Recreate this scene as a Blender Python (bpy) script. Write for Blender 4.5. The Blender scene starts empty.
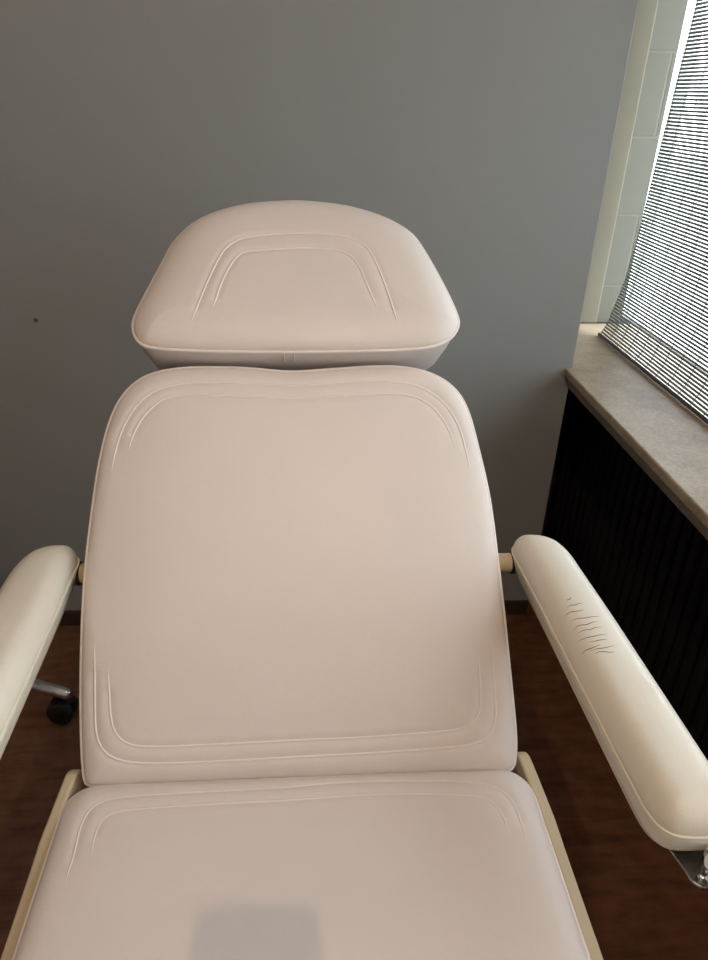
import bpy, math, random
import numpy as np
from mathutils import Vector, Matrix

random.seed(4)
scn = bpy.context.scene
COL = scn.collection

# ------------------------------------------------------------------ camera
FPX = 710.0
PITCH, YAW, ROLL = math.radians(28.641), math.radians(4.908), math.radians(1.783)
cp, sp, cy, sy = math.cos(PITCH), math.sin(PITCH), math.cos(YAW), math.sin(YAW)
fwd = Vector((sy * cp, cy * cp, -sp)); rgt = Vector((cy, -sy, 0)); upv = rgt.cross(fwd)
r_ = rgt * math.cos(ROLL) + upv * math.sin(ROLL)
u_ = upv * math.cos(ROLL) - rgt * math.sin(ROLL)
CAM = Vector((0, 0, 1.45))
cd = bpy.data.cameras.new('camera'); cam = bpy.data.objects.new('camera', cd); COL.objects.link(cam)
cam.matrix_world = Matrix(((r_.x, u_.x, -fwd.x, CAM.x), (r_.y, u_.y, -fwd.y, CAM.y), (r_.z, u_.z, -fwd.z, CAM.z), (0, 0, 0, 1)))
cd.sensor_fit = 'VERTICAL'; cd.sensor_height = 24.0; cd.lens = FPX / 960 * 24.0
cd.clip_start = 0.01; cd.clip_end = 200
scn.camera = cam

# ------------------------------------------------------------------ materials
def mat(name, col, rough=.5, metal=0.0, spec=.5, noise=0.0, nscale=8.0, bump=0.0, bscale=300.0, bdist=.001, col2=None, emit=None, estr=0):
    m = bpy.data.materials.new(name); m.use_nodes = True
    nt = m.node_tree; b = nt.nodes['Principled BSDF']
    b.inputs['Base Color'].default_value = (*col, 1); b.inputs['Roughness'].default_value = rough
    b.inputs['Metallic'].default_value = metal; b.inputs['Specular IOR Level'].default_value = spec
    tc = nt.nodes.new('ShaderNodeTexCoord')
    if noise or col2:
        n = nt.nodes.new('ShaderNodeTexNoise'); n.inputs['Scale'].default_value = nscale; n.inputs['Detail'].default_value = 6
        nt.links.new(tc.outputs['Object'], n.inputs['Vector'])
        r = nt.nodes.new('ShaderNodeValToRGB')
        c2 = col2 or tuple(max(0, c * (1 - noise)) for c in col)
        r.color_ramp.elements[0].color = (*c2, 1); r.color_ramp.elements[1].color = (*col, 1)
        r.color_ramp.elements[0].position = .3; r.color_ramp.elements[1].position = .7
        nt.links.new(n.outputs['Fac'], r.inputs['Fac']); nt.links.new(r.outputs['Color'], b.inputs['Base Color'])
    if bump:
        n2 = nt.nodes.new('ShaderNodeTexNoise'); n2.inputs['Scale'].default_value = bscale; n2.inputs['Detail'].default_value = 3
        nt.links.new(tc.outputs['Object'], n2.inputs['Vector'])
        bp = nt.nodes.new('ShaderNodeBump'); bp.inputs['Strength'].default_value = bump; bp.inputs['Distance'].default_value = bdist
        nt.links.new(n2.outputs['Fac'], bp.inputs['Height']); nt.links.new(bp.outputs['Normal'], b.inputs['Normal'])
    if emit:
        b.inputs['Emission Color'].default_value = (*emit, 1); b.inputs['Emission Strength'].default_value = estr
    return m

def leather_mat(name, col, rough=.43):
    m = mat(name, col, rough=rough, spec=.5, noise=.045, nscale=5.0)
    nt = m.node_tree; b = nt.nodes['Principled BSDF']; tc = next(n for n in nt.nodes if n.type == 'TEX_COORD')
    v = nt.nodes.new('ShaderNodeTexVoronoi'); v.inputs['Scale'].default_value = 420; v.feature = 'DISTANCE_TO_EDGE'
    n = nt.nodes.new('ShaderNodeTexNoise'); n.inputs['Scale'].default_value = 60; n.inputs['Detail'].default_value = 4
    nt.links.new(tc.outputs['Object'], v.inputs['Vector']); nt.links.new(tc.outputs['Object'], n.inputs['Vector'])
    ad = nt.nodes.new('ShaderNodeMath'); ad.operation = 'ADD'
    nt.links.new(v.outputs['Distance'], ad.inputs[0]); nt.links.new(n.outputs['Fac'], ad.inputs[1])
    bp = nt.nodes.new('ShaderNodeBump'); bp.inputs['Strength'].default_value = .22; bp.inputs['Distance'].default_value = .0011
    nt.links.new(ad.outputs[0], bp.inputs['Height']); nt.links.new(bp.outputs['Normal'], b.inputs['Normal'])
    b.inputs['Coat Weight'].default_value = .06; b.inputs['Coat Roughness'].default_value = .3
    return m

M = {}
PANEL, WORLD = 3.7, 8.0
M['leather'] = leather_mat('cream_leather', (.745, .655, .61))
M['welt'] = leather_mat('cream_welt', (.82, .73, .675), .4)
M['arm'] = leather_mat('arm_leather', (.76, .69, .58), .30)
M['armwelt'] = leather_mat('arm_welt', (.78, .71, .56), .32)
M['cream_metal'] = mat('cream_enamel', (.57, .46, .31), rough=.42, noise=.05)
M['chrome'] = mat('chrome', (.80, .80, .82), rough=.12, metal=1, noise=.1, nscale=30)
M['black_plastic'] = mat('black_plastic', (.012, .012, .014), rough=.45, noise=.2, nscale=40)
M['crack'] = mat('crack_line', (.26, .15, .10), rough=.8, noise=.2, nscale=100)
M['wall'] = mat('grey_wall_paint', (.276, .277, .272), rough=.85, spec=.2, noise=.035, nscale=2.5, bump=.12, bscale=160)
M['ceiling'] = mat('white_ceiling', (.75, .74, .72), rough=.9, noise=.03)
M['plaster'] = mat('pale_plaster', (.165, .140, .098), rough=.8, noise=.06, nscale=9, bump=.2, bscale=120)
M['niche_shade'] = mat('niche_shade_colour', (.012, .011, .013), rough=.8, noise=.2)  # near-black base colour stands in for the shade inside the niche
M['radiator'] = mat('black_enamel', (.015, .012, .015), rough=.7, spec=.15, noise=.2, nscale=12)
M['stool_black'] = mat('black_vinyl', (.02, .02, .022), rough=.45, noise=.2)
M['white_frame'] = mat('white_frame_paint', (.82, .83, .80), rough=.5, noise=.03)
M['blind'] = mat('blind_rod', (.23, .24, .225), rough=.55, noise=.25, nscale=14)
M['cord'] = mat('blind_cord', (.10, .10, .10), rough=.8, noise=.2)
M['mark'] = mat('dark_nail', (.075, .07, .065), rough=.5, noise=.2)
M['skirting'] = mat('brown_skirting', (.060, .030, .020), rough=.45, noise=.35, nscale=14)
M['red_brick_far'] = mat('red_brick_far', (.45, .16, .12), rough=.9, noise=.3)
M['paving'] = mat('pale_paving', (.5, .5, .47), rough=.9, noise=.15)

def floor_mat():
    m = bpy.data.materials.new('brown_vinyl_floor'); m.use_nodes = True; nt = m.node_tree; b = nt.nodes['Principled BSDF']
    tc = nt.nodes.new('ShaderNodeTexCoord'); mp = nt.nodes.new('ShaderNodeMapping'); mp.inputs['Scale'].default_value = (1.2, 7, 1)
    nt.links.new(tc.outputs['Object'], mp.inputs['Vector'])
    n = nt.nodes.new('ShaderNodeTexNoise'); n.inputs['Scale'].default_value = 6; n.inputs['Detail'].default_value = 8; n.inputs['Distortion'].default_value = .6
    nt.links.new(mp.outputs['Vector'], n.inputs['Vector'])
    n3 = nt.nodes.new('ShaderNodeTexNoise'); n3.inputs['Scale'].default_value = 24; n3.inputs['Detail'].default_value = 6
    nt.links.new(tc.outputs['Object'], n3.inputs['Vector'])
    mx = nt.nodes.new('ShaderNodeMix'); mx.data_type = 'FLOAT'; mx.inputs[0].default_value = .45
    nt.links.new(n.outputs['Fac'], mx.inputs[2]); nt.links.new(n3.outputs['Fac'], mx.inputs[3])
    r = nt.nodes.new('ShaderNodeValToRGB')
    r.color_ramp.elements[0].color = (.075, .027, .013, 1); r.color_ramp.elements[0].position = .33
    r.color_ramp.elements[1].color = (.215, .088, .046, 1); r.color_ramp.elements[1].position = .68
    nt.links.new(mx.outputs[0], r.inputs['Fac']); nt.links.new(r.outputs['Color'], b.inputs['Base Color'])
    b.inputs['Roughness'].default_value = .42
    return m
M['floor'] = floor_mat()

def stone_mat():
    m = bpy.data.materials.new('speckled_beige_stone'); m.use_nodes = True; nt = m.node_tree; b = nt.nodes['Principled BSDF']
    tc = nt.nodes.new('ShaderNodeTexCoord')
    v = nt.nodes.new('ShaderNodeTexNoise'); v.inputs['Scale'].default_value = 130; v.inputs['Detail'].default_value = 5
    n = nt.nodes.new('ShaderNodeTexNoise'); n.inputs['Scale'].default_value = 14; n.inputs['Detail'].default_value = 5
    for x in (v, n): nt.links.new(tc.outputs['Object'], x.inputs['Vector'])
    mx = nt.nodes.new('ShaderNodeMix'); mx.data_type = 'FLOAT'; mx.inputs[0].default_value = .5
    nt.links.new(v.outputs['Fac'], mx.inputs[2]); nt.links.new(n.outputs['Fac'], mx.inputs[3])
    r = nt.nodes.new('ShaderNodeValToRGB')
    r.color_ramp.elements[0].color = (.285, .208, .142, 1); r.color_ramp.elements[0].position = .35
    r.color_ramp.elements[1].color = (.46, .355, .255, 1); r.color_ramp.elements[1].position = .62
    nt.links.new(mx.outputs[0], r.inputs['Fac']); nt.links.new(r.outputs['Color'], b.inputs['Base Color'])
    b.inputs['Roughness'].default_value = .4
    return m
M['stone'] = stone_mat()

def block_mat():
    m = bpy.data.materials.new('painted_block'); m.use_nodes = True; nt = m.node_tree; b = nt.nodes['Principled BSDF']
    tc = nt.nodes.new('ShaderNodeTexCoord'); mp = nt.nodes.new('ShaderNodeMapping'); mp.inputs['Rotation'].default_value = (math.radians(-90), 0, 0)
    mp.inputs['Location'].default_value = (.03, -.1, 0)
    nt.links.new(tc.outputs['Object'], mp.inputs['Vector'])
    br = nt.nodes.new('ShaderNodeTexBrick'); br.inputs['Scale'].default_value = 1
    br.inputs['Brick Width'].default_value = .42; br.inputs['Row Height'].default_value = .21; br.inputs['Mortar Size'].default_value = .004; br.inputs['Mortar Smooth'].default_value = .6
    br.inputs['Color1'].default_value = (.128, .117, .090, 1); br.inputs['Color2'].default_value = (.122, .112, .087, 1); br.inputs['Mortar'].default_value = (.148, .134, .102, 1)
    nt.links.new(mp.outputs['Vector'], br.inputs['Vector']); nt.links.new(br.outputs['Color'], b.inputs['Base Color'])
    bp = nt.nodes.new('ShaderNodeBump'); bp.inputs['Strength'].default_value = .5; bp.inputs['Distance'].default_value = .004; bp.invert = True
    nt.links.new(br.outputs['Fac'], bp.inputs['Height']); nt.links.new(bp.outputs['Normal'], b.inputs['Normal'])
    b.inputs['Roughness'].default_value = .75
    return m
M['block'] = block_mat()

def glass_mat():
    m = bpy.data.materials.new('window_glass'); m.use_nodes = True; nt = m.node_tree
    for n in list(nt.nodes):
        if n.type == 'BSDF_PRINCIPLED': nt.nodes.remove(n)
    out = next(n for n in nt.nodes if n.type == 'OUTPUT_MATERIAL')
    t = nt.nodes.new('ShaderNodeBsdfTransparent'); g = nt.nodes.new('ShaderNodeBsdfGlossy'); g.inputs['Roughness'].default_value = .02
    mx = nt.nodes.new('ShaderNodeMixShader'); mx.inputs[0].default_value = .05
    nt.links.new(t.outputs[0], mx.inputs[1]); nt.links.new(g.outputs[0], mx.inputs[2])
    nt.links.new(mx.outputs[0], out.inputs['Surface'])
    return m
M['glass'] = glass_mat()

# ------------------------------------------------------------------ mesh helpers
class MB:
    def __init__(s): s.v = []; s.f = []
    def add(s, vs, fs):
        o = len(s.v); s.v += [tuple(map(float, x)) for x in vs]; s.f += [tuple(int(i) + o for i in f) for f in fs]; return s
    def box(s, x0, x1, y0, y1, z0, z1):
        v = [(x0, y0, z0), (x1, y0, z0), (x1, y1, z0), (x0, y1, z0), (x0, y0, z1), (x1, y0, z1), (x1, y1, z1), (x0, y1, z1)]
        return s.add(v, [(0, 3, 2, 1), (4, 5, 6, 7), (0, 1, 5, 4), (1, 2, 6, 5), (2, 3, 7, 6), (3, 0, 4, 7)])
    def tube(s, pts, r, n=10, closed=False, cap=True, squash=None):
        P = [Vector(p) for p in pts]; N = len(P); rs = r if isinstance(r, (list, tuple)) else [r] * N
        T = []
        for i in range(N):
            a = P[(i - 1) % N] if (closed or i > 0) else P[0]; b = P[(i + 1) % N] if (closed or i < N - 1) else P[-1]
            T.append((b - a).normalized())
        ref = Vector((0, 0, 1)) if abs(T[0].z) < .9 else Vector((1, 0, 0))
        nrm = (ref - T[0] * ref.dot(T[0])).normalized(); vs = []
        for i in range(N):
            nrm = (nrm - T[i] * nrm.dot(T[i])).normalized(); bn = T[i].cross(nrm)
            for k in range(n):
                a = 2 * math.pi * k / n
                vs.append(P[i] + nrm * (math.cos(a) * rs[i]) + bn * (math.sin(a) * rs[i]))
        fs = []
        for i in range(N if closed else N - 1):
            j = (i + 1) % N
            for k in range(n):
                fs.append((i * n + k, i * n + (k + 1) % n, j * n + (k + 1) % n, j * n + k))
        if cap and not closed:
            fs.append(tuple(range(n - 1, -1, -1))); fs.append(tuple((N - 1) * n + k for k in range(n)))
        return s.add(vs, fs)
    def lathe(s, prof, c=(0, 0, 0), n=32, axis='z'):
        vs = []
        for r, h in prof:
            for k in range(n):
                a = 2 * math.pi * k / n; p = (r * math.cos(a), r * math.sin(a), h)
                if axis == 'x': p = (h, p[0], p[1])
                if axis == 'y': p = (p[1], h, p[0])
                vs.append((p[0] + c[0], p[1] + c[1], p[2] + c[2]))
        fs = [(i * n + k, i * n + (k + 1) % n, (i + 1) * n + (k + 1) % n, (i + 1) * n + k) for i in range(len(prof) - 1) for k in range(n)]
        fs.append(tuple(range(n - 1, -1, -1))); fs.append(tuple((len(prof) - 1) * n + k for k in range(n)))
        return s.add(vs, fs)
    def prism(s, poly, z0, z1, tf=lambda p: p):
        n = len(poly)
        vs = [tf((x, y, z0)) for x, y in poly] + [tf((x, y, z1)) for x, y in poly]
        fs = [tuple(range(n - 1, -1, -1)), tuple(range(n, 2 * n))] + [(i, (i + 1) % n, n + (i + 1) % n, n + i) for i in range(n)]
        return s.add(vs, fs)
    def build(s, name, m, parent=None, smooth=False, bevel=0.0, label=None, segs=2, org=None):
        me = bpy.data.meshes.new(name)
        o = bpy.data.objects.new(name, me); COL.objects.link(o)
        off = Vector((0, 0, 0))
        if parent is not None:
            o.parent = parent; off = world_loc(parent)
        elif org is not None:
            off = Vector(org); o.location = off
        me.from_pydata([(x - off.x, y - off.y, z - off.z) for x, y, z in s.v], [], s.f); me.update()
        me.materials.append(m)
        import bmesh as _bm
        bm = _bm.new(); bm.from_mesh(me); _bm.ops.recalc_face_normals(bm, faces=bm.faces); bm.to_mesh(me); bm.free()
        if smooth:
            me.polygons.foreach_set('use_smooth', [True] * len(me.polygons))
            if smooth != 'all': me.set_sharp_from_angle(angle=math.radians(40))
        if bevel:
            b = o.modifiers.new('bevel', 'BEVEL'); b.width = bevel; b.segments = segs; b.limit_method = 'ANGLE'
        if label: o['label'] = label
        return o

def world_loc(o):
    v = Vector((0, 0, 0))
    while o is not None: v += o.location; o = o.parent
    return v
def thing(name, label, cat, loc=(0, 0, 0), group=None):
    o = bpy.data.objects.new(name, None); COL.objects.link(o); o.location = loc; o.empty_display_size = .05
    o['label'] = label; o['category'] = cat
    if group: o['group'] = group
    return o
def struct(o, label, cat):
    o['kind'] = 'structure'; o['label'] = label; o['category'] = cat; return o

def catmull(pts, closed, n=10):
    P = [np.array(p, float) for p in pts]; N = len(P); out = []
    for i in range(N if closed else N - 1):
        p0 = P[(i - 1) % N] if closed or i > 0 else 2 * P[0] - P[1]; p1 = P[i]; p2 = P[(i + 1) % N]
        p3 = P[(i + 2) % N] if closed or i < N - 2 else 2 * P[-1] - P[-2]
        for k in range(n):
            t = k / n
            out.append(.5 * (2 * p1 + (p2 - p0) * t + (2 * p0 - 5 * p1 + 4 * p2 - p3) * t * t + (3 * p1 - p0 - 3 * p2 + p3) * t ** 3))
    if not closed: out.append(P[-1])
    return np.array(out)
def resample(pl, n, closed):
    pl = np.asarray(pl, float)
    if closed: pl = np.vstack([pl, pl[:1]])
    d = np.r_[0, np.cumsum(np.linalg.norm(np.diff(pl, axis=0), axis=1))]
    t = np.linspace(0, d[-1], n, endpoint=not closed)
    return np.stack([np.interp(t, d, pl[:, k]) for k in range(pl.shape[1])], 1)
def smooth_loop(pl, it):
    for _ in range(it): pl = .25 * np.roll(pl, 1, 0) + .5 * pl + .25 * np.roll(pl, -1, 0)
    return pl
def seg_dist(Q, pl, closed):
    A = pl; B = np.roll(pl, -1, 0) if closed else pl[1:]
    if not closed: A = pl[:-1]
    best = np.full(len(Q), 1e9)
    D = B - A; L = np.maximum((D * D).sum(1), 1e-14)
    for s in range(0, len(Q), 3000):
        q = Q[s:s + 3000]
        w = q[:, None] - A[None]
        t = np.clip((w * D[None]).sum(2) / L[None], 0, 1)
        e = w - t[..., None] * D[None]
        best[s:s + 3000] = np.sqrt((e * e).sum(2).min(1))
    return best

class Cushion:
    """padded upholstered panel: outline in a local (u,v) plane, domed face, welted edge, side wall going back"""
    def __init__(s, outline, frame, thick, er, eh, dome, dd, taper=.012, back_r=.015, seams=(), gdepth=.0016, gw=.006, pw=2.2):
        s.o, s.U, s.V, s.N = frame
        s.out = resample(outline, 640, True)
        area = .5 * np.sum(s.out[:, 0] * np.roll(s.out[:, 1], -1) - np.roll(s.out[:, 0], -1) * s.out[:, 1])
        if area < 0: s.out = s.out[::-1]
        c = s.out.mean(0); s.c = c
        k = np.argmin(np.abs(np.arctan2(s.out[:, 1] - c[1], s.out[:, 0] - c[0]) + math.pi / 4)); s.out = np.roll(s.out, -k, 0)
        s.thick, s.er, s.eh, s.dome, s.dd, s.taper, s.back_r, s.pw = thick, er, eh, dome, dd, taper, back_r, pw
        s.seams = [np.asarray(x) for x in seams]; s.gd, s.gw = gdepth, gw
    def W(s, uv, h):
        uv = np.asarray(uv); h = np.broadcast_to(h, uv.shape[:1])
        return s.o[None] + uv[:, :1] * s.U + uv[:, 1:2] * s.V + h[:, None] * s.N
    def h(s, uv, groove=True):
        uv = np.asarray(uv, float)
        d = seg_dist(uv, s.out[::2], True)
        t = np.clip(d / s.er, 0, 1); h = s.eh * (1 - (1 - t) ** s.pw) ** (1 / s.pw)
        t2 = np.clip(d / s.dd, 0, 1); h = h + s.dome * (1 - (1 - t2) ** 2)
        if groove:
            for pl in s.seams:
                h = h - s.gd * np.exp(-(seg_dist(uv, pl[4:-4], False) / s.gw) ** 2)
        return h
    def body(s, name, m, parent, label=None):
        K = 80                                            # rings; 4 sides of 160 points
        per = len(s.out); rho = 1 - (1 - np.arange(1, K + 1) / K) ** 1.5
        verts = [np.array([s.c])]
        for r in rho:
            verts.append(s.c + (s.out - s.c) * r)
        uv = np.vstack(verts); h = s.h(uv)
        P = s.W(uv, h)
        fs = [(0, 1 + k, 1 + (k + 1) % per) for k in range(per)]
        for i in range(K - 1):
            a = 1 + i * per; b = a + per
            for k in range(per):
                k2 = (k + 1) % per; fs.append((a + k, b + k, b + k2, a + k2))
        mb = MB(); mb.add(P, fs)
        # side wall and back
        dirs = s.c - s.out; dist = np.linalg.norm(dirs, axis=1, keepdims=True); nn = s.inward()
        rings = [(0, 0), (-.002, .0012), (-.35, .002), (-.75, .6), (-.93, .85), (-1.0, 1.0)]
        prev = 1 + (K - 1) * per
        prof = [(.001, .003), (.0, .006), (s.taper * .35, s.thick * .4), (s.taper, s.thick - s.back_r), (s.taper + s.back_r * .3, s.thick - s.back_r * .3), (s.taper + s.back_r, s.thick)]
        for ins, dep in prof:
            vs = s.W(s.out + nn * ins, np.full(per, -dep)); o = len(mb.v)
            mb.add(vs, []); 
            mb.f += [(prev + k, o + k, o + (k + 1) % per, prev + (k + 1) % per) for k in range(per)]
            prev = o
        mb.f.append(tuple(prev + k for k in range(per)))
        ob = mb.build(name, m, parent, smooth=True, label=label)
        return ob
    def inward(s):
        t = np.roll(s.out, -3, 0) - np.roll(s.out, 3, 0); t /= np.linalg.norm(t, axis=1, keepdims=True)
        return np.stack([-t[:, 1], t[:, 0]], 1)
    def piping(s, m, parent, r=.0028, name='piping'):
        pts = s.W(s.out[::2] - s.inward()[::2] * .0006, np.full(len(s.out[::2]), -.0005))
        mb = MB(); mb.tube(pts, r, 8, closed=True)
        return mb.build(name, m, parent, smooth='all')
    def seam(s, m, parent, pl, r=.0021, name='stitched_seam', lift=-.0007):
        pl = resample(pl, max(24, int(len(pl))), False)
        pts = s.W(pl, s.h(pl) + lift); n = len(pts)
        rs = [r * min(1, .25 + min(i, n - 1 - i) / 5) for i in range(n)]
        mb = MB(); mb.tube(pts, rs, 8)
        return mb.build(name, m, parent, smooth='all')

# photographic measurement -> plane of a cushion (used only to get the outlines' true shapes)
def ray(x, y):
    a, b = (x - 354) / FPX, -(y - 480) / FPX
    d = r_ * a + u_ * b + fwd
    return np.array(d)
CA = np.array(CAM)
def to_plane(pts, frame, lift=0.0):
    o, U, V, N = frame; o2 = o + N * lift; out = []
    for q in pts:
        d = ray(*q); t = np.dot(o2 - CA, N) / np.dot(d, N); p = CA + d * t - o
        out.append((np.dot(p, U), np.dot(p, V)))
    return np.array(out)
def tilt_frame(o, phi):
    a = math.radians(phi)
    return (np.array(o, float), np.array([1., 0, 0]), np.array([0, math.sin(a), math.cos(a)]), np.array([0, -math.cos(a), math.sin(a)]))

# ================================================================== TREATMENT CHAIR
chair = thing('treatment_chair', 'cream leather reclining treatment chair with headrest and two padded armrests, before the grey wall', 'treatment chair', (0, .62, 0))
CHX = -.003
# ---- backrest
BF = tilt_frame((0, .683, .600), 40)
bl = [(90, 785.5), (86, 781), (83.5, 768), (82.2, 745), (81.5, 700), (82, 650), (84, 600), (88, 550), (97, 480), (105, 440), (115, 410), (130, 388), (150, 375), (180, 369), (215, 368),
      (250, 369), (290, 372.5), (330, 370), (380, 367), (412, 369), (437, 377), (455, 390), (467, 410), (478, 450), (489, 500), (497, 560), (503, 610),
      (509, 670), (514, 720), (515.5, 748), (513.5, 764), (508, 771), (430, 773), (300, 777), (180, 782)]
out_b = smooth_loop(resample(catmull(to_plane(bl, BF), True), 400, True), 6)
def seam_path(px, frame, lift, n=70, it=2):
    pl = resample(catmull(to_plane(px, frame, lift), False), n, False)
    for _ in range(it): pl[1:-1] = .25 * pl[:-2] + .5 * pl[1:-1] + .25 * pl[2:]
    return pl
bs = [
    [(109.5, 476), (117, 440), (126.6, 418), (139, 401), (154.6, 389.5), (175, 383.5), (204, 381.7), (251, 383), (300, 384.5), (334, 382), (368, 380), (401.7, 381.5), (425, 388), (445.8, 404), (459, 424.6), (466, 448), (471, 474)],
    [(127.5, 455.6), (131, 438.6), (139, 421.5), (151.5, 407), (164, 398), (182, 394.3), (220, 395.4), (266.5, 397), (300, 398), (334, 396), (384.7, 393.6), (411.9, 395.5), (432, 406), (445.8, 423), (452.5, 438), (455, 450)],
    [(93.7, 639), (93.7, 701.7), (94.4, 735), (100.5, 751), (117.5, 761.5), (145, 764.2), (171.7, 764), (239.5, 761), (310, 757), (360, 754.4), (433.7, 749.5), (474, 745), (491, 735.5), (496.5, 718), (494, 670), (491, 625)],
    [(108, 665), (109, 701.7), (111, 725), (117.5, 738.5), (129, 745.5), (145, 747.2), (171.7, 746.8), (239.5, 743.7), (310, 740), (360, 738), (433.7, 732.5), (465, 728.5), (477, 719), (481, 700), (478, 650)],
]
bseams = [seam_path(x, BF, .018) for x in bs]
cb = Cushion(out_b, BF, .068, .030, .011, .010, .12, taper=.014, seams=bseams)
back = cb.body('backrest', M['leather'], chair)
cb.piping(M['welt'], back)
for pl in bseams: cb.seam(M['welt'], back, pl)

# ---- headrest
d = ray(288, 349); HF = tilt_frame(tuple(CA + d * (1.06 / d[1])), 56)
HF[0][0] = 0.0
hl = [(132.8, 324), (137, 337), (150, 344.5), (200, 348), (288, 349), (370, 348), (425, 345), (447, 338), (456, 328), (458, 317), (445, 287), (425, 251), (410, 231), (384, 216), (349, 205.5),
      (318, 201.3), (288, 200), (242, 204), (201, 217), (176, 238), (161, 264), (145, 294), (136, 312)]
out_h = smooth_loop(resample(catmull(to_plane(hl, HF), True), 400, True), 6)
hs = [
    [(188.6, 322), (201.3, 292), (216.6, 258.8), (226.8, 244), (244.6, 235), (287.8, 230.8), (323, 231), (354, 236.5), (369, 247.6), (381.8, 274), (399.6, 323)],
    [(211.5, 307), (221.7, 279), (232.9, 258.8), (245, 249.5), (287.8, 246), (323, 246), (343.7, 250), (356.4, 260), (366.6, 281.7), (378, 307)],
]
hseams = [seam_path(x, HF, .028) for x in hs]
HF[0][2] -= .004
ch = Cushion(out_h, HF, .100, .055, .020, .010, .13, taper=.017, back_r=.012, seams=hseams, pw=2.0)
head = ch.body('headrest', M['leather'], chair)
ch.piping(M['welt'], head)
for pl in hseams: ch.seam(M['welt'], head, pl)
# short welt joining the piping to the underside, middle of the front edge
k0 = int(np.argmin(np.abs(ch.out[:, 0] + .015) + (ch.out[:, 1] > .1) * 9))
q = ch.out[k0]; nn = ch.inward()[k0]
pts = [ch.W(np.array([q + nn * i]), -dp)[0] for i, dp in ((-.0004, .001), (.0, .01), (.004, .03), (.016, .055))]
mb = MB()
for dx in (-.008, .008): mb.tube([p + np.array([dx, -.0002, 0]) for p in pts], .0013, 6)
mb.build('stitched_seam', M['welt'], head, smooth='all')
# posts that carry the headrest inside the backrest
for sx in (-.10, .10):
    a = BF[0] + BF[2] * .50 - BF[3] * .040 + np.array([sx, 0, 0]); b = a + BF[2] * .145
    MB().tube([a, b], .009, 16).build('headrest_post', M['chrome'], chair, smooth=True)

# ---- seat
SF = (np.array([0, .683, .600]), np.array([1., 0, 0]), np.array([0, 1., 0]), np.array([0, 0, 1.]))
def rrect(x0, x1, y0, y1, rs, n=10):
    r0, r1, r2, r3 = rs; P = []
    for cx, cy_, r, a0 in ((x1 - r0, y0 + r0, r0, -90), (x1 - r1, y1 - r1, r1, 0), (x0 + r2, y1 - r2, r2, 90), (x0 + r3, y0 + r3, r3, 180)):
        for k in range(n + 1):
            a = math.radians(a0 + 90 * k / n); P.append((cx + r * math.cos(a), cy_ + r * math.sin(a)))
    return np.array(P)
seat_out = rrect(-.320, .318, -.56, -.006, (.05, .042, .038, .05))
seat_out = smooth_loop(resample(seat_out, 500, True), 8)
ss = [
    [(61, 895), (73.7, 852), (81, 821), (91.5, 806), (109, 797), (178, 791), (279.6, 785.8), (340, 779.7), (409, 778.5), (470, 780), (492.7, 785), (512, 798.7), (524.7, 833), (530, 852)],
    [(90.5, 863.5), (94, 836.6), (101.7, 818.8), (119.5, 810), (203, 803.5), (290, 799), (360, 793.7), (430, 793), (475, 795), (492, 801), (503, 815), (511, 842)],
]
sseams = [seam_path(x, SF, .016) for x in ss]
cs = Cushion(seat_out, SF, .075, .035, .012, .006, .12, taper=.006, seams=sseams)
seat = cs.body('seat', M['leather'], chair)
cs.piping(M['welt'], seat)
for pl in sseams: cs.seam(M['welt'], seat, pl, r=.0017)

# ---- seat side panels (cream enamelled plates)
for sx in (-1, 1):
    poly = []
    y_back, zt = .712, .603
    prof = [(.10, .565), (.10, .52), (.58, .52), (.64, .52), (.68, .52), (.712, .545)]
    arc = [(.690 + .022 * math.cos(math.radians(a)), .588 + .022 * math.sin(math.radians(a))) for a in range(0, 91, 15)]
    poly = prof + arc + [(.665, .606), (.640, .602), (.60, .597), (.560, .592), (.40, .590), (.12, .590)]
    x0, x1 = (.3225, .340) if sx > 0 else (-.340, -.3245)
    mb = MB(); mb.prism(poly, x0, x1, lambda p: (p[2] - sx * .013 * max(0, (p[0] - .58) / .13) ** 1.3, p[0], p[1]))
    mb.build('side_panel', M['cream_metal'], chair, bevel=.0035, segs=3)

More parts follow.
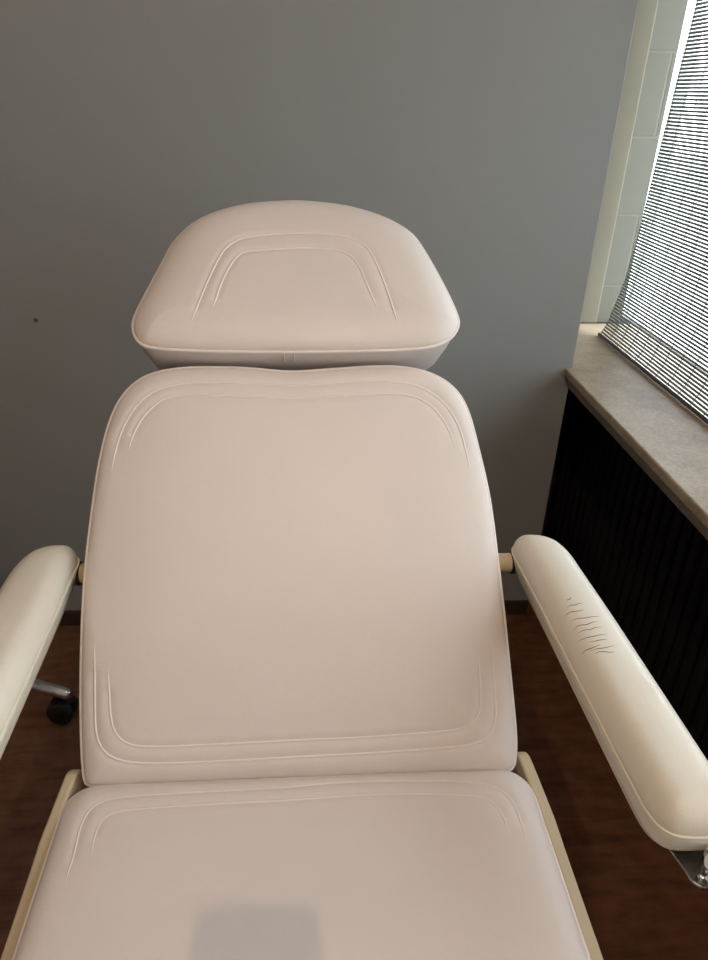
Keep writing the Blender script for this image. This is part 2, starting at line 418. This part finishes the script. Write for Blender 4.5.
# ---- armrests
def armrest(sx):
    cx = -.003
    def X(x): return cx + sx * (x - cx) if sx < 0 else x
    inner_b, inner_f, outer_b, outer_f = (.334, .347, .417, .436) if sx > 0 else (.3315, .327, .414, .428)
    dz = -.002 if sx > 0 else -.007
    yb, yf = .930, .418
    fr = (np.array([0, 0, .820 + dz]), np.array([1., 0, 0]), np.array([0, 1., 0]), np.array([0, 0, 1.]))
    pl = [(inner_b, yb - .05), (inner_b - .001, yb - .03), (inner_b + .002, yb - .010), (inner_b + .012, yb - .001), (inner_b + .035, yb), (outer_b - .030, yb - .006), (outer_b - .012, yb - .022), (outer_b - .001, yb - .055), (outer_b + .002, yb - .10)]
    pl += [(outer_b + (outer_f - outer_b) * t, yb + (yf - yb) * t) for t in (.4, .7, .88)]
    pl += [(outer_f, yf + .035), (outer_f - .006, yf + .012), (outer_f - .024, yf), (inner_f + .026, yf), (inner_f + .010, yf + .007), (inner_f + .002, yf + .022), (inner_f - .001, yf + .05)]
    pl += [(inner_b + (inner_f - inner_b) * t, yb + (yf - yb) * t) for t in (.7, .5, .3)]
    pl = np.array([(X(x), y) for x, y in pl])
    out = smooth_loop(resample(catmull(pl, True), 400, True), 4)
    c = Cushion(out, fr, .032, .028, .027, .007, .042, taper=.004, back_r=.006, pw=2.3)
    a = c.body('armrest', M['arm'], chair)
    c.piping(M['armwelt'], a, r=.0016)
    c.X = X
    # base plate under the pad
    o2 = resample(out + 0, 120, True); ctr = o2.mean(0)
    mb = MB(); mb.prism([tuple(ctr + (p - ctr) * np.array([.80, .94])) for p in o2], .780 + dz, .7885 + dz)
    mb.build('base_plate', M['cream_metal'], a)
    # front bracket: chrome plate with clamp tube and bolt
    bx = X(.3985); pp = [(-.027, .50), (-.027, .445), (-.0185, .408)] + [(-.0045 + .0145 * math.cos(math.radians(t)), .4045 + .0145 * math.sin(math.radians(t))) for t in range(195, 271, 15)]
    pp += [(.0045 + .0145 * math.cos(math.radians(t)), .4045 + .0145 * math.sin(math.radians(t))) for t in range(270, 346, 15)] + [(.0185, .408), (.027, .445), (.027, .50)]
    mb = MB(); mb.prism([(bx + (x if sx > 0 else -x), y) for x, y in pp], .7755 + dz, .7795 + dz)
    M['chrome_dark'] = M.get('chrome_dark') or mat('chrome_dark_reflection', (.22, .215, .20), rough=.25, metal=1, noise=.15, nscale=40)  # chrome with the dark floor's reflection put into its base colour
    br = mb.build('bracket', M['chrome_dark'], a, bevel=.0012, label='chrome bracket plate under the front end')
    for ox, oy in ((-.0085, .4005), (-.002, .3945)):
        mb = MB(); mb.lathe([(.0030, 0), (.0034, .001), (.0032, .003), (.0022, .0045), (.0006, .0052)], (bx + sx * ox, oy, .7795 + dz), 16)
        mb.build('bolt', M['chrome'], br, smooth=True)
    mb = MB(); mb.lathe([(.0078, .004), (.0078, .026), (.0086, .0275), (.0102, .0275), (.0108, .0262), (.0108, 0), (.0102, -.001)], (bx + sx * .0045, .4065, .7795 + dz), 28)
    mb.build('clamp_tube', M['chrome'], br, smooth=True)
    # pivot to the backrest
    xs = .283 if sx > 0 else -.289; xe = X(.340)
    mb = MB(); mb.tube([(xs, .912, .799 + dz), (xe, .912, .799 + dz)], .0150, 24)
    pv = mb.build('pivot', M['cream_metal'], a, smooth=True, label='cream pivot pin joining armrest to backrest')
    mb = MB(); mb.lathe([(.0165, -.004), (.0185, -.003), (.0185, .003), (.0165, .004)], (X(inner_b + .0025), .912, .799 + dz), 28, 'x')
    mb.build('collar', M['black_plastic'], pv, smooth=True)
    return a, c
armR, cR = armrest(1)
armL, cL = armrest(-1)
armR['label'] = 'right armrest with short dark cracks across its padded top'
# cracks in the vinyl of the right armrest
rng = random.Random(7)
cr = [((568, 596), (573, 594)), ((568, 602), (584, 600)), ((566, 608), (585, 606)), ((571, 614), (601, 612.6)), ((574, 622), (600, 618)), ((579, 626.5), (603, 623.5)), ((580, 633), (609, 631.5)), ((590, 637), (609, 636)), ((584, 643.5), (601, 641)), ((591, 645), (616, 642)), ((596, 648), (616, 648))]
mb = MB()
for a, b in cr:
    pl = [(a[0] + (b[0] - a[0]) * t, a[1] + (b[1] - a[1]) * t + rng.uniform(-.9, .9) * (0 < t < 1)) for t in (0, .25, .5, .75, 1)]
    uv = to_plane(pl, (np.array([0, 0, .82]), cR.U, cR.V, cR.N), .038)
    uv = resample(catmull(uv, False, 5), 16, False); pts = cR.W(uv, cR.h(uv) - .0001); n = len(pts)
    mb.tube(pts, [(.00055) * (.3 + .9 * math.sin(math.pi * min(1, max(0, i / (n - 1))))) for i in range(n)], 5)
mb.build('crack_marks', M['crack'], armR, label='fine dark crack lines in the vinyl')

# ---- understructure (holds the chair on the floor)
mb = MB(); mb.box(-.29, .29, .16, .66, .495, .522); mb.build('seat_frame', M['cream_metal'], chair, bevel=.006)
mb = MB(); mb.prism([(x, y) for x, y in rrect(-.13, .13, .30, .56, (.03,) * 4)], .06, .497); mb.build('column', M['cream_metal'], chair, bevel=.006)
mb = MB(); mb.prism([(x, y) for x, y in rrect(-.27, .27, .12, .72, (.08,) * 4)], .0, .06); mb.build('base', M['cream_metal'], chair, bevel=.012, segs=3)
for sx in (-.2, .2):
    a = BF[0] - BF[3] * .074 + np.array([sx, 0, 0])
    MB().tube([(sx, .56, .508), (sx, .74, .508), a + BF[2] * .10, a + BF[2] * .42], .011, 12).build('back_support', M['cream_metal'], chair, smooth=True)

# ================================================================== ROLLING STOOL
SC = Vector((-.884, 1.456, 0))
stool = thing('rolling_stool', 'black stool with chrome star base and black casters, mostly hidden behind the left armrest', 'stool', SC)
base_dir = math.atan2(1.369 - SC.y, -.594 - SC.x)
mb = MB(); mb.lathe([(.035, .085), (.045, .09), (.045, .125), (.03, .135)], SC, 28); hubo = mb.build('hub', M['chrome'], stool, smooth=True)
for k in range(4):
    a = base_dir + 2 * math.pi * k / 4; dv = Vector((math.cos(a), math.sin(a), 0))
    tip = SC + dv * .301
    pts = [SC + dv * .03 + Vector((0, 0, .112)), SC + dv * .15 + Vector((0, 0, .106)), SC + dv * .235 + Vector((0, 0, .093)), tip + Vector((0, 0, .088)), tip + dv * .008 + Vector((0, 0, .087))]
    mb = MB(); mb.tube(pts, [.019, .018, .0165, .0155, .010], 14)
    leg = mb.build('leg', M['chrome'], stool, smooth=True)
    # caster
    a2 = a + (.9 if k else 1.75); ax = Vector((math.cos(a2), math.sin(a2), 0)); c = tip - dv * .012 + Vector((-ax.y, ax.x, 0)) * .012
    w = MB()
    for s_ in (-1, 1):
        pr = [(.006, -.011), (.029, -.011), (.034, -.007), (.034, .007), (.029, .011), (.006, .011)]
        ring = []
        n = 26; side = Vector((-ax.y, ax.x, 0))
        vs = []
        for r, h in pr:
            for q_ in range(n):
                t = 2 * math.pi * q_ / n
                vs.append(c + ax * (h + s_ * .0155) + side * (r * math.cos(t)) + Vector((0, 0, .0342 + r * math.sin(t))))
        fs = [(i * n + q_, i * n + (q_ + 1) % n, (i + 1) * n + (q_ + 1) % n, (i + 1) * n + q_) for i in range(len(pr) - 1) for q_ in range(n)]
        fs += [tuple(range(n)), tuple((len(pr) - 1) * n + q_ for q_ in range(n))]
        w.add(vs, fs)
    w.tube([c - ax * .02 + Vector((0, 0, .0342)), c + ax * .02 + Vector((0, 0, .0342))], .005, 10)
    w.build('caster', M['black_plastic'], leg, smooth=True, label='black twin-wheel caster')
    MB().lathe([(.005, .055), (.012, .060), (.012, .072), (.006, .085)], tip - dv * .004, 14).build('caster_stem', M['black_plastic'], leg, smooth=True)
MB().lathe([(.022, .13), (.022, .27), (.014, .275), (.014, .365)], SC, 24).build('column', M['chrome'], stool, smooth=True)
MB().lathe([(.06, .362), (.108, .368), (.120, .378), (.124, .398), (.118, .415), (.095, .424), (.03, .428)], SC, 48).build('seat', M['stool_black'], stool, smooth=True)

# ================================================================== ROOM SHELL
XL, XR, YB, YF, ZC = -1.9, .723, 1.75, -2.2, 2.60
YN, XW = 2.17, 1.035              # end of the window niche, window plane
ZS = .822
struct(MB().box(XL - .1, XW + .25, YF - .1, YN + .12, -.06, 0).build('floor', M['floor']), 'dark red-brown wood-look vinyl floor', 'floor')
struct(MB().box(XL - .1, XW + .25, YF - .1, YN + .12, ZC, ZC + .06).build('ceiling', M['ceiling']), 'white ceiling', 'ceiling')
struct(MB().box(XL, XR, YB, YN + .12, 0, ZC).build('wall_back', M['wall'], bevel=.004), 'plain grey painted wall behind the treatment chair', 'wall')
struct(MB().box(XL - .1, XL, YF - .1, YN + .12, 0, ZC).build('wall_left', M['wall']), 'grey painted side wall', 'wall')
struct(MB().box(XL, XW + .25, YF - .1, YF, 0, ZC).build('wall_front', M['ceiling']), 'white painted wall behind the viewer', 'wall')
struct(MB().box(XL, XR - .006, YB - .012, YB, 0, .052).build('baseboard_back', M['skirting'], bevel=.003), 'low brown skirting board along the grey wall', 'baseboard')
# window wall: dark niche below, head above, far jamb
YJ = -1.3
struct(MB().box(XW + .03, XW + .085, YJ, YN + .12, 0, ZS - .03).build('wall_right', M['niche_shade']), 'niche wall below the window sill, coloured dark as in shade', 'wall')
mbw = MB(); mbw.box(XR, XW + .25, YJ, YN + .12, 2.32, ZC); mbw.box(XR, XW + .25, YF, YJ, 0, ZC)
struct(mbw.build('wall_window_side', M['wall']), 'grey wall above and beside the window', 'wall')
# end of niche: plaster pier strip and painted blocks
struct(MB().box(XR, .950, YN, YN + .12, ZS, 2.32).build('trim_1', M['plaster'], bevel=.006), 'pale plaster strip at the window reveal', 'reveal')
struct(MB().box(.950, XW - .002, YN + .014, YN + .12, ZS, 2.32).build('wall_reveal', M['block']), 'pale painted block window reveal', 'reveal')
struct(MB().box(XR, XW + .03, YN, YN + .12, 0, ZS).build('wall_niche', M['niche_shade']), 'end of the niche under the sill, coloured dark as in shade', 'wall')
# sill
sl = MB(); sl.box(.703, XW + .035, YJ, YN + .012, ZS - .022, ZS)
sill = struct(sl.build('windowsill', M['stone'], bevel=.004, segs=3), 'speckled beige stone window sill', 'window sill')
M['apron'] = mat('sill_apron_stone', (.27, .215, .17), rough=.55, noise=.25, nscale=25)
ap = MB(); ap.box(.713, .745, YJ, YN, ZS - .037, ZS - .0225); ap.box(.719, .745, YJ, YN, ZS - .054, ZS - .037)
ap.build('apron', M['apron'], sill, bevel=.002)
# window: frame, mullion, glass
wf = MB()
wf.box(XW + .035, XW + .085, YJ, YN + .12, ZS - .01, ZS + .006)
wf.box(XW + .035, XW + .085, YJ, YN + .12, 2.27, 2.32)
wf.box(XW + .045, XW + .085, YN + .075, YN + .12, ZS, 2.30)
wf.box(XW + .035, XW + .085, YJ, YJ + .05, ZS, 2.30)
win = struct(wf.build('window_1', M['white_frame'], bevel=.004), 'white framed window behind the ribbed blind', 'window')
MB().box(XW + .058, XW + .062, YJ + .04, YN + .08, ZS + .02, 2.28).build('pane', M['glass'], win)

# ---- radiator in the niche
rad = thing('radiator', 'black ribbed radiator in the dark niche below the window sill', 'radiator', (.90, .4, 0))
fm = MB()
y = -.75
while y < 2.02:
    fm.box(.862, .905, y, y + .028, .14, .735); y += .046
fm.build('ribs', M['radiator'], rad, bevel=.006)
MB().box(.872, .895, -.76, 2.03, .16, .20).box(.872, .895, -.76, 2.03, .66, .70).build('water_channel', M['radiator'], rad)
for yy in (-.6, 1.8):
    MB().box(.885, .905, yy, yy + .04, 0, .15).build('foot', M['radiator'], rad)

# ================================================================== BLIND
prof = [(.9065, .8245), (.915, .840), (.924, .861), (.937, .917), (.9505, .985), (.960, 1.088), (.9655, 1.163), (.9695, 1.267), (.976, 1.396), (.981, 1.50), (.987, 1.66), (.990, 1.9), (.992, 2.27)]
pp = catmull(prof, False, 20)
L = np.r_[0, np.cumsum(np.linalg.norm(np.diff(pp, axis=0), axis=1))]
PITCH_B = .0086
blind = thing('window_blind', 'grey ribbed blind of thin horizontal rods hanging in the window, hem on the sill', 'blind', (.99, 1.25, 2.29))
Y0, Y1 = -1.2, 2.04
sm = MB(); t = .012; k = 0
while t < L[-1] - .01:
    x = np.interp(t, L, pp[:, 0]); z = np.interp(t, L, pp[:, 1])
    x2 = np.interp(t + .001, L, pp[:, 0]); z2 = np.interp(t + .001, L, pp[:, 1]); ln = math.hypot(x2 - x, z2 - z) or 1
    tx, tz = (x2 - x) / ln, (z2 - z) / ln; nx, nz = -tz, tx
    ya = Y0; yb_ = Y1 + random.uniform(-.0005, .0005)
    hx, hz = .00295, .0015
    c8 = []
    for q_ in range(6):
        a = math.pi / 3 * q_
        du, dn = hx * math.cos(a), hz * math.sin(a)
        c8.append((x + tx * du + nx * dn, z + tz * du + nz * dn))
    vs = [(a, ya, b) for a, b in c8] + [(a, yb_, b) for a, b in c8]
    sm.add(vs, [(i, (i + 1) % 6, 6 + (i + 1) % 6, 6 + i) for i in range(6)] + [tuple(range(6)), tuple(range(6, 12))])
    t += PITCH_B; k += 1
sm.build('slats', M['blind'], blind, smooth=False)
# warp cords in bundles, one mesh
cm = MB()
yc = Y1 - .0015
pl = resample(pp, 90, False)
while yc > Y0:
    cm.tube([(a + .0012, yc, b) for a, b in pl], .0011, 5); yc -= .062
cm.build('cords', M['cord'], blind, smooth=True)
MB().tube([(.9062, Y0, .8275), (.9062, Y1, .8275)], .0048, 10).build('hem_bar', M['cord'], blind, smooth=True)
MB().box(.965, 1.015, Y0 - .01, Y1 + .01, 2.265, 2.318).build('head_rail', M['white_frame'], blind, bevel=.003)

# ================================================================== SMALL THINGS
nail = MB().lathe([(.0042, 0), (.0046, .001), (.003, .003)], (0, 0, 0), 16)
nm = MB(); nm.lathe([(.0028, -.004), (.005, -.003), (.005, -.001), (.002, .001)], (-.637, YB, .943), 16, 'y')
no = nm.build('nail', M['mark'], None, smooth=True, org=(-.637, YB, .943)); no['label'] = 'tiny dark nail head in the grey wall left of the headrest'; no['category'] = 'nail'

# ceiling lamp behind the viewer
LP = Vector((.030, -.560, 2.43))
lamp = thing('ceiling_lamp', 'small round pendant ceiling lamp with a warm bulb behind the viewer', 'lamp', (LP.x, LP.y, ZC))
MB().lathe([(.05, ZC - .025), (.055, ZC - .02), (.055, ZC)], (LP.x, LP.y, 0), 28).build('canopy', M['white_frame'], lamp, smooth=True)
MB().lathe([(.016, 2.47), (.018, 2.475), (.018, 2.53), (.006, 2.54), (.006, ZC - .02)], (LP.x, LP.y, 0), 20).build('socket', M['white_frame'], lamp, smooth=True)
M['bulb'] = mat('warm_bulb', (1, .9, .8), emit=(1, .74, .50), estr=10000)
MB().lathe([(.003, 2.472), (.006, 2.468), (.0075, 2.458), (.006, 2.448), (.002, 2.444)], (LP.x, LP.y, 0), 20).build('bulb', M['bulb'], lamp, smooth=True)
# flat ceiling panel over the chair
pan = thing('ceiling_panel_light', 'flat square ceiling light panel above the treatment chair', 'lamp', (.15, .25, ZC))
fmb = MB(); X0, X1, Y0p, Y1p = -.17, .47, -.07, .57
for a in ((X0, X1, Y0p, Y0p + .02), (X0, X1, Y1p - .02, Y1p), (X0, X0 + .02, Y0p, Y1p), (X1 - .02, X1, Y0p, Y1p)): fmb.box(*a, ZC - .035, ZC)
fmb.build('frame', M['white_frame'], pan)
M['diffuser'] = mat('lit_diffuser', (.9, .9, .9), emit=(1, .83, .72), estr=PANEL)
MB().box(X0 + .02, X1 - .02, Y0p + .02, Y1p - .02, ZC - .030, ZC - .02).build('diffuser', M['diffuser'], pan)

# the phone taking the picture, just behind the lens; its shadow falls on the seat
rot = Matrix(((r_.x, u_.x, -fwd.x), (r_.y, u_.y, -fwd.y), (r_.z, u_.z, -fwd.z)))
ph = thing('smartphone', 'black smartphone held above the seat to take the picture', 'phone', CAM)
def phone_tf(p): return tuple(rot @ Vector(p) + CAM)
mb = MB(); mb.prism([tuple(p) for p in rrect(-.052, .024, -.128, .026, (.010,) * 4, 6)], .014, .022, phone_tf); body = mb.build('body', M['black_plastic'], ph, bevel=.0015)
mb = MB(); mb.prism([tuple(p) for p in rrect(-.049, .021, -.124, .022, (.008,) * 4, 6)], .0221, .0226, phone_tf); mb.build('screen', M['black_plastic'], body)

# ================================================================== OUTSIDE AND LIGHT
struct(MB().box(XW + .25, 40, -30, 40, -1.2, -1.1).build('ground', M['paving']), 'pale paving outside the window', 'ground')

w = bpy.data.worlds.new('world'); scn.world = w; w.use_nodes = True
bg = w.node_tree.nodes['Background']; bg.inputs['Color'].default_value = (.80, .93, 1.0, 1); bg.inputs['Strength'].default_value = WORLD
pd = bpy.data.lights.new('window_portal', 'AREA'); pd.shape = 'RECTANGLE'; pd.size = YN - YJ; pd.size_y = 1.46
pd.cycles.is_portal = True
po = bpy.data.objects.new('window_portal', pd); COL.objects.link(po); po.location = (XW + .11, (YN + YJ) / 2, 1.57)
po.rotation_euler = (math.radians(90), 0, math.radians(90))

scn.view_settings.view_transform = 'Standard'
scn.view_settings.look = 'None'
scn.view_settings.exposure = 0
scn.cycles.use_denoising = True
scn.cycles.sample_clamp_indirect = 6
scn.cycles.max_bounces = 8
scn.cycles.diffuse_bounces = 5
scn.cycles.transparent_max_bounces = 12
